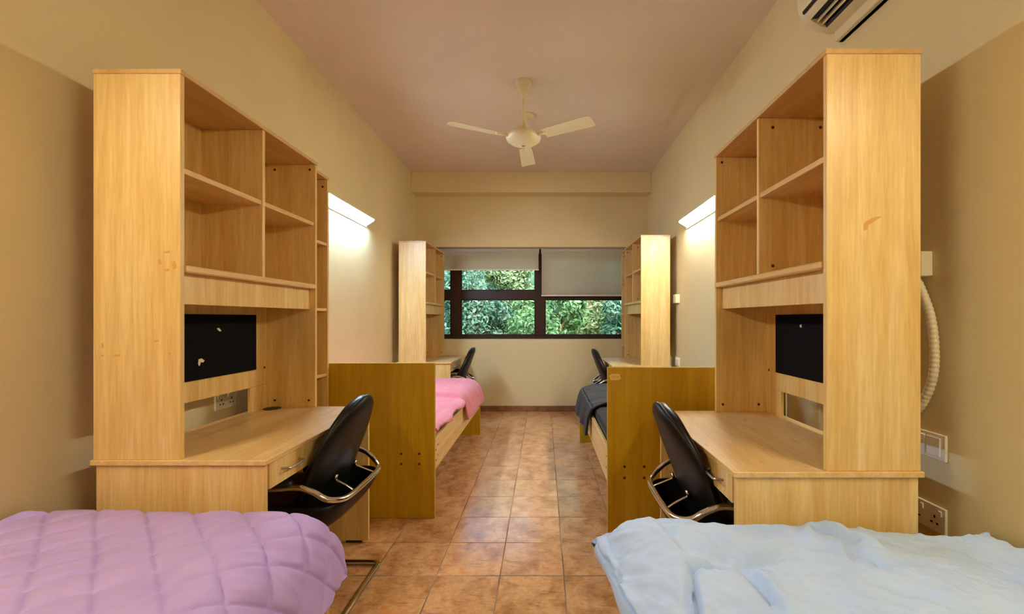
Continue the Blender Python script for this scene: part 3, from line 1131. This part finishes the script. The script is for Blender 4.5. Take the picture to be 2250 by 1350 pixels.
# pull cord under the left lamp
tag(obj('lamp_cord', tube(catmull([(XL + .006, 3.93, 2.075), (XL + .006, 3.95, 2.03), (XL + .006, 3.945, 2.00)], 4), .0022, sides=6), OFFWHITE, None, True),
    'thin loose cord end on the wall under the left strip lamp', 'cord')

# ------------------------------------------------------------------ ceiling fan
fan = thing('ceiling_fan', 'cream ceiling fan hanging from the middle of the ceiling', 'fan', (-.158, 3.42, ZC))
obj('canopy', lathe([(0, 0), (.062, 0), (.064, -.008), (.058, -.022), (.020, -.125), (.014, -.132), (0, -.132)], 32), FANPAINT, fan, True)
obj('down_rod', lathe([(0, -.12), (.012, -.12), (.012, -.325), (0, -.325)], 16), FANPAINT, fan, True)
obj('motor_collar', lathe([(0, -.300), (.012, -.302), (.020, -.315), (.050, -.392), (.052, -.400), (0, -.400)], 32), FANPAINT, fan, True)
obj('motor_housing', lathe([(0, -.398), (.060, -.398), (.105, -.405), (.134, -.422), (.140, -.440), (.132, -.462), (.100, -.486), (.050, -.502), (.018, -.506), (0, -.506)], 40), FANPAINT, fan, True)
obj('bottom_cap', lathe([(0, -.504), (.012, -.504), (.012, -.511), (0, -.513)], 16), STEEL, fan, True)
for k in range(3):
    an = math.radians(88 + 120 * k)
    c_, s_ = math.cos(an), math.sin(an)
    bm = bmesh.new()
    nseg = 14
    U = []; Lw = []
    for i in range(nseg + 1):
        r_ = lerp(.19, .60, i / nseg)
        wd = lerp(.050, .066, i / nseg) * (1 if i < nseg else .8)
        a_ = []; b_ = []
        for j in range(7):
            v = -1 + 2 * j / 6
            zz = -.450 - v * .011 + .006 * (1 - v * v)
            x, y = r_, v * wd
            X_, Y_ = x * c_ - y * s_, x * s_ + y * c_
            a_.append(bm.verts.new((X_, Y_, zz))); b_.append(bm.verts.new((X_, Y_, zz - .003)))
        U.append(a_); Lw.append(b_)
    for i in range(nseg):
        for j in range(6):
            bm.faces.new((U[i][j], U[i + 1][j], U[i + 1][j + 1], U[i][j + 1]))
            bm.faces.new((Lw[i][j], Lw[i][j + 1], Lw[i + 1][j + 1], Lw[i + 1][j]))
        for j in (0, 6):
            bm.faces.new((U[i][j], U[i + 1][j], Lw[i + 1][j], Lw[i][j]))
    for i in (0, nseg):
        for j in range(6):
            bm.faces.new((U[i][j], U[i][j + 1], Lw[i][j + 1], Lw[i][j]))
    bl = obj('blade', bm, FANPAINT, fan, True)
    bm = bmesh.new()
    add_tube(bm, [(.12 * c_, .12 * s_, -.448), (.23 * c_, .23 * s_, -.452)], .010, sides=8)
    obj('blade_arm', bm, FANPAINT, bl, True)

sd = thing('smoke_detector', 'small round smoke detector on the ceiling behind the fan', 'smoke detector', (-.145, 3.98, ZC))
obj('base', lathe([(0, 0), (.066, 0), (.068, -.012), (.060, -.020), (0, -.020)], 32), OFFWHITE, sd, True)
obj('sensor_cap', lathe([(0, -.020), (.036, -.020), (.034, -.036), (.026, -.042), (0, -.042)], 24), OFFWHITE, sd, True)

# ------------------------------------------------------------------ air conditioner on the right wall
ac = thing('air_conditioner', 'cream split air conditioner high on the right wall above the near hutch', 'air conditioner', (XR, 1.15, 2.50))
AE = 2.0 - 1.15
def acp(x, z):
    return (x - XR, z - 2.50)
shape = [(1.352, 2.544), (1.31, 2.544), (1.262, 2.556), (1.224, 2.578), (1.193, 2.606), (1.178, 2.642), (1.171, 2.70), (1.170, 2.775), (1.185, 2.80), (1.23, 2.815), (1.352, 2.815)]
# body with the outlet recess cut out of the curved lower front
outer = [acp(*q) for q in shape]
recess = [acp(1.352, 2.544), acp(1.31, 2.544), acp(1.286, 2.548), acp(1.312, 2.620), acp(1.262, 2.640), acp(1.214, 2.588), acp(1.193, 2.606), acp(1.178, 2.642), acp(1.171, 2.70), acp(1.170, 2.775), acp(1.185, 2.80), acp(1.23, 2.815), acp(1.352, 2.815)]
bm = prism(recess, 'y', .035, AE - .035)
for a_, b_ in ((0, .035), (AE - .035, AE)):
    merge(bm, prism(outer, 'y', a_, b_))
obj('casing', bm, OFFWHITE, ac, True)
dk = [acp(1.287, 2.551), acp(1.312, 2.619), acp(1.263, 2.638), acp(1.216, 2.590), acp(1.240, 2.590), acp(1.268, 2.615), acp(1.295, 2.606), acp(1.280, 2.560)]
obj('outlet', prism(dk, 'y', .036, AE - .036), DARKHOLE, ac)
for (xa, za) in ((1.262, 2.563), (1.240, 2.574)):
    q0 = acp(xa, za); q1 = acp(xa + .012, za + .030)
    obj('louver', prism([q0, (q0[0] + .004, q0[1] - .002), (q1[0] + .004, q1[1] - .002), q1], 'y', .037, AE - .037), OFFWHITE, ac)
ga = acp(1.1835, 2.622)
obj('panel_gap', prism([(ga[0] - .0035, ga[1] - .006), (ga[0] + .003, ga[1] - .010), (ga[0] + .003, ga[1] + .008), (ga[0] - .0045, ga[1] + .004)], 'y', .02, AE - .03), DARKHOLE, ac)
obj('wall_plate', box(1.352 - XR, 0, .02, AE - .01, -.002, .30, .002), OFFWHITE, ac)
obj('pipe_cover', box(1.335 - XR, 0, .25, AE - .012, -.002, .046, .004), OFFWHITE, ac)

# ------------------------------------------------------------------ electrical bits
def junction_box(label, loc):
    t = tag(obj('junction_box', box(-.042, 0, 0, .09, 0, .088, .003, 2), OFFWHITE, None, False, loc), label, 'junction box', 'small cable boxes on the right wall')
    return t
junction_box('white cable box on the right wall beside the near right hutch', (XR, 1.53, 1.380))
junction_box('white cable box on the right wall beside the far right hutch', (XR, 4.37, 1.385))


def hose(label, pts, r):
    base = catmull(pts, 12)
    # resample and corrugate
    out = []
    cum = [0]
    for a_, b_ in zip(base, base[1:]):
        cum.append(cum[-1] + (b_ - a_).length)
    tot = cum[-1]; step = .0035; n_ = int(tot / step); k = 0
    rad = []
    for i in range(n_ + 1):
        l_ = tot * i / n_
        while k < len(cum) - 2 and cum[k + 1] < l_: k += 1
        out.append(base[k].lerp(base[k + 1], (l_ - cum[k]) / (cum[k + 1] - cum[k])))
        rad.append(r * (.93 + .07 * math.cos(2 * PI * l_ / .0165)))
    o = obj('flexible_conduit', tube(out, r, sides=14, radii=rad), OFFWHITE, None, 'all')
    return tag(o, label, 'conduit')
hose('white corrugated conduit bulging from behind the near right hutch', [(1.350, 1.575, 1.380), (1.350, 1.552, 1.345), (1.352, 1.512, 1.24), (1.352, 1.496, 1.12), (1.352, 1.504, 1.02), (1.352, 1.545, .925), (1.352, 1.60, .86)], .0145)


def switch_plate(label, loc, s, kind, L_=.146, name='wall_switch', cat='switch', grp=None):
    """plate on a side wall; s = direction it faces along x"""
    t = thing(name, label, cat, loc, 0, grp)
    obj('face_plate', box(0, s * .009, 0, L_, 0, .090, .0025, 2), WHITE, t)
    if kind == 'switch':
        obj('rocker', box(s * .009, s * .014, .016, .070, .012, .078, .002), WHITE, t)
        obj('rocker', box(s * .009, s * .014, .076, .130, .012, .078, .002), WHITE, t)
    else:
        n_ = 2 if L_ > .1 else 1
        for k in range(n_):
            y0 = .006 + k * .072
            obj('rocker', box(s * .009, s * .013, y0 + .006, y0 + .018, .060, .078, .001), WHITE, t)
            xx = s * .009 if s > 0 else -.0102
            def hole(a_, b_, c_, d_):
                obj('pin_hole', box(s * .0088, s * .0098, a_, b_, c_, d_), DARKHOLE, t)
            hole(y0 + .032, y0 + .038, .046, .056)
            hole(y0 + .020, y0 + .029, .026, .032)
            hole(y0 + .042, y0 + .051, .026, .032)
    return t
switch_plate('white double switch on the right wall beside the near desktop', (XR, 1.473, .738), -1, 'switch', grp='wall plates on the right wall')
switch_plate('white three pin socket low on the right wall above the blue duvet', (XR, 1.473, .486), -1, 'socket', name='wall_socket', cat='socket')
switch_plate('white double switch on the right wall beside the far right hutch', (XR, 4.36, .742), -1, 'switch', grp='wall plates on the right wall')
switch_plate('white socket on the left wall seen under the near left pinboard', (XL, 2.22, .752), 1, 'socket', name='wall_socket', cat='socket')
# thin white trunking strip behind the right desk
tag(obj('cable_trunking', box(XR - .012, XR, 2.13, 2.150, .60, 1.3, .002), WHITE), 'thin white vertical trunking on the right wall behind the near right desk', 'trunking')

# ------------------------------------------------------------------ outside: trees
random.seed(4)
BARK = principled('bark', srgb(96, 76, 56), 0.9)
GROUND = painted('lawn', srgb(90, 110, 60))
g_ = obj('ground', box(-14, 14, 6.4, 26, -.6, -.4), GROUND)
struct(g_)


def leafmat(name, c1, c2, c3):
    m = principled(name, c1, 0.38, spec=0.5)
    N, L, p = nodes(m)
    mp = mapping(N, L, (1, 1, 1))
    n = noise_node(N, L, mp.outputs[0], 3.2, 3, 0.6)
    r = ramp(N, L, n.outputs[0], [(0.34, c1), (0.5, c2), (0.66, c3)])
    L.new(r.outputs[0], p.inputs['Base Color'])
    tr = N.new('ShaderNodeBsdfTranslucent'); L.new(r.outputs[0], tr.inputs[0])
    ms = N.new('ShaderNodeMixShader'); ms.inputs[0].default_value = 0.3
    L.new(p.outputs[0], ms.inputs[1]); L.new(tr.outputs[0], ms.inputs[2])
    L.new(ms.outputs[0], N['Material Output'].inputs[0])
    return m
LEAF_A = leafmat('bright_leaf', srgb(58, 98, 56), srgb(92, 134, 82), srgb(136, 170, 112))
LEAF_B = leafmat('deep_leaf', srgb(42, 82, 62), srgb(72, 114, 90), srgb(116, 150, 124))
LEAF_C = leafmat('olive_leaf', srgb(70, 94, 56), srgb(104, 128, 82), srgb(146, 166, 118))


def tree(name, label, mat, cx, cy, cz, rx, ry, rz, n_leaf, size, seed, blobs=16):
    rnd = random.Random(seed)
    t = thing(name, label, 'tree', (cx, cy, -.4), 0, 'leafy trees outside the window')
    base = cz + .4
    centers = []
    for k in range(blobs):
        while True:
            q = Vector((rnd.uniform(-1, 1), rnd.uniform(-1, 1), rnd.uniform(-1, 1)))
            if q.length < 1: break
        centers.append((Vector((q.x * rx * .8, q.y * ry * .8, q.z * rz * .8)), rnd.uniform(.26, .44) * min(rx, rz)))
    bm = bmesh.new()
    trunk = catmull([(0, 0, 0), (.05, .03, base * .4), (-.06, 0, base * .8), (0, 0, base + rz * .3)], 6)
    add_tube(bm, trunk, .09, sides=10, radii=[lerp(.13, .05, k / (len(trunk) - 1)) for k in range(len(trunk))])
    for c_, r_ in centers[:10]:
        q = Vector((0, 0, base * .8 + rnd.uniform(-.2, .2)))
        e = Vector((c_.x, c_.y, base + c_.z))
        mid = q.lerp(e, .5) + Vector((0, 0, -.12))
        pts = catmull([q, mid, e], 4)
        add_tube(bm, pts, .03, sides=6, radii=[lerp(.04, .012, k / (len(pts) - 1)) for k in range(len(pts))])
    obj('trunk', bm, BARK, t, True)
    verts = []; faces = []
    for i in range(n_leaf):
        c_, r_ = centers[rnd.randrange(len(centers))]
        d_ = Vector((rnd.gauss(0, 1), rnd.gauss(0, 1), rnd.gauss(0, 1))).normalized()
        q = Vector((c_.x, c_.y, base + c_.z)) + d_ * r_ * rnd.uniform(.72, 1.05)
        nrm = (d_ + Vector((rnd.gauss(0, .5), rnd.gauss(0, .5), rnd.gauss(0, .5) + .5))).normalized()
        ax = nrm.cross(Vector((rnd.gauss(0, 1), rnd.gauss(0, 1), rnd.gauss(0, 1)))).normalized()
        bx_ = nrm.cross(ax)
        l_ = size * rnd.uniform(.7, 1.3); w_ = l_ * .42
        k = len(verts)
        verts += [q - ax * l_, q - bx_ * w_ + nrm * .012, q + ax * l_, q + bx_ * w_ + nrm * .012]
        faces += [(k, k + 1, k + 2), (k, k + 2, k + 3)]
    me = bpy.data.meshes.new('foliage')
    me.from_pydata([tuple(v) for v in verts], [], faces)
    link('foliage', me, mat, t)
    return t
tree('leafy_tree', 'bushy bright green tree outside the middle of the window', LEAF_A, .05, 9.0, 1.05, 1.05, .8, 1.1, 9000, .060, 1, 18)
tree('leafy_tree', 'blue green tree outside seen through the left panes', LEAF_B, -1.75, 9.9, 1.35, 1.2, .9, 1.5, 10000, .060, 2, 20)
tree('leafy_tree', 'bluish leafy tree outside the right pane of the window', LEAF_B, 2.0, 9.4, 1.2, .95, .8, 1.3, 9000, .060, 3, 18)
tree('leafy_tree', 'olive green tree outside behind the right pane', LEAF_C, 1.25, 11.5, 1.6, 1.15, .9, 1.7, 9000, .065, 5, 18)
tree('leafy_tree', 'pale green tree outside behind the left panes', LEAF_C, -1.1, 11.7, 1.8, 1.15, .9, 1.8, 9000, .065, 6, 18)
# dense hedge closing the view
rnd = random.Random(9)
for k, (hx, lab) in enumerate(((0.0, 'long dark hedge outside behind the trees'),)):
    ht = thing('hedge', lab, 'hedge', (hx, 13.9, -.4))
    bm = bmesh.new()
    t_ = bmesh.new()
    bmesh.ops.create_icosphere(t_, subdivisions=5, radius=1)
    for v in t_.verts:
        n_ = noise.noise(v.co * 3 + Vector((k * 5, 0, 0))) * .12 + noise.noise(v.co * 11) * .06
        q = v.co * (1 + n_)
        v.co = Vector((q.x * 7.5, q.y * .9, 2.6 + max(-2.6, q.z * 3.2)))
    merge(bm, t_)
    obj('inner_growth', bm, LEAF_B, ht, True)
    verts = []; faces = []
    for i in range(20000):
        d_ = Vector((rnd.gauss(0, 1), rnd.gauss(0, 1), rnd.gauss(0, 1))).normalized()
        if d_.y > .3: continue
        q = Vector((d_.x * 7.5, d_.y * .95, 2.6 + max(-2.55, d_.z * 3.3))) * 1.0
        q += Vector((rnd.gauss(0, .08), rnd.gauss(0, .12), rnd.gauss(0, .08)))
        nrm = (Vector((0, -1, .6)) + Vector((rnd.gauss(0, .6), rnd.gauss(0, .6), rnd.gauss(0, .6)))).normalized()
        ax = nrm.cross(Vector((rnd.gauss(0, 1), rnd.gauss(0, 1), rnd.gauss(0, 1)))).normalized()
        bx_ = nrm.cross(ax); l_ = .09 * rnd.uniform(.7, 1.3); w_ = l_ * .45
        kk = len(verts)
        verts += [q - ax * l_, q - bx_ * w_, q + ax * l_, q + bx_ * w_]
        faces += [(kk, kk + 1, kk + 2, kk + 3)]
    me = bpy.data.meshes.new('leaves')
    me.from_pydata([tuple(v) for v in verts], [], faces)
    link('leaves', me, LEAF_B, ht)
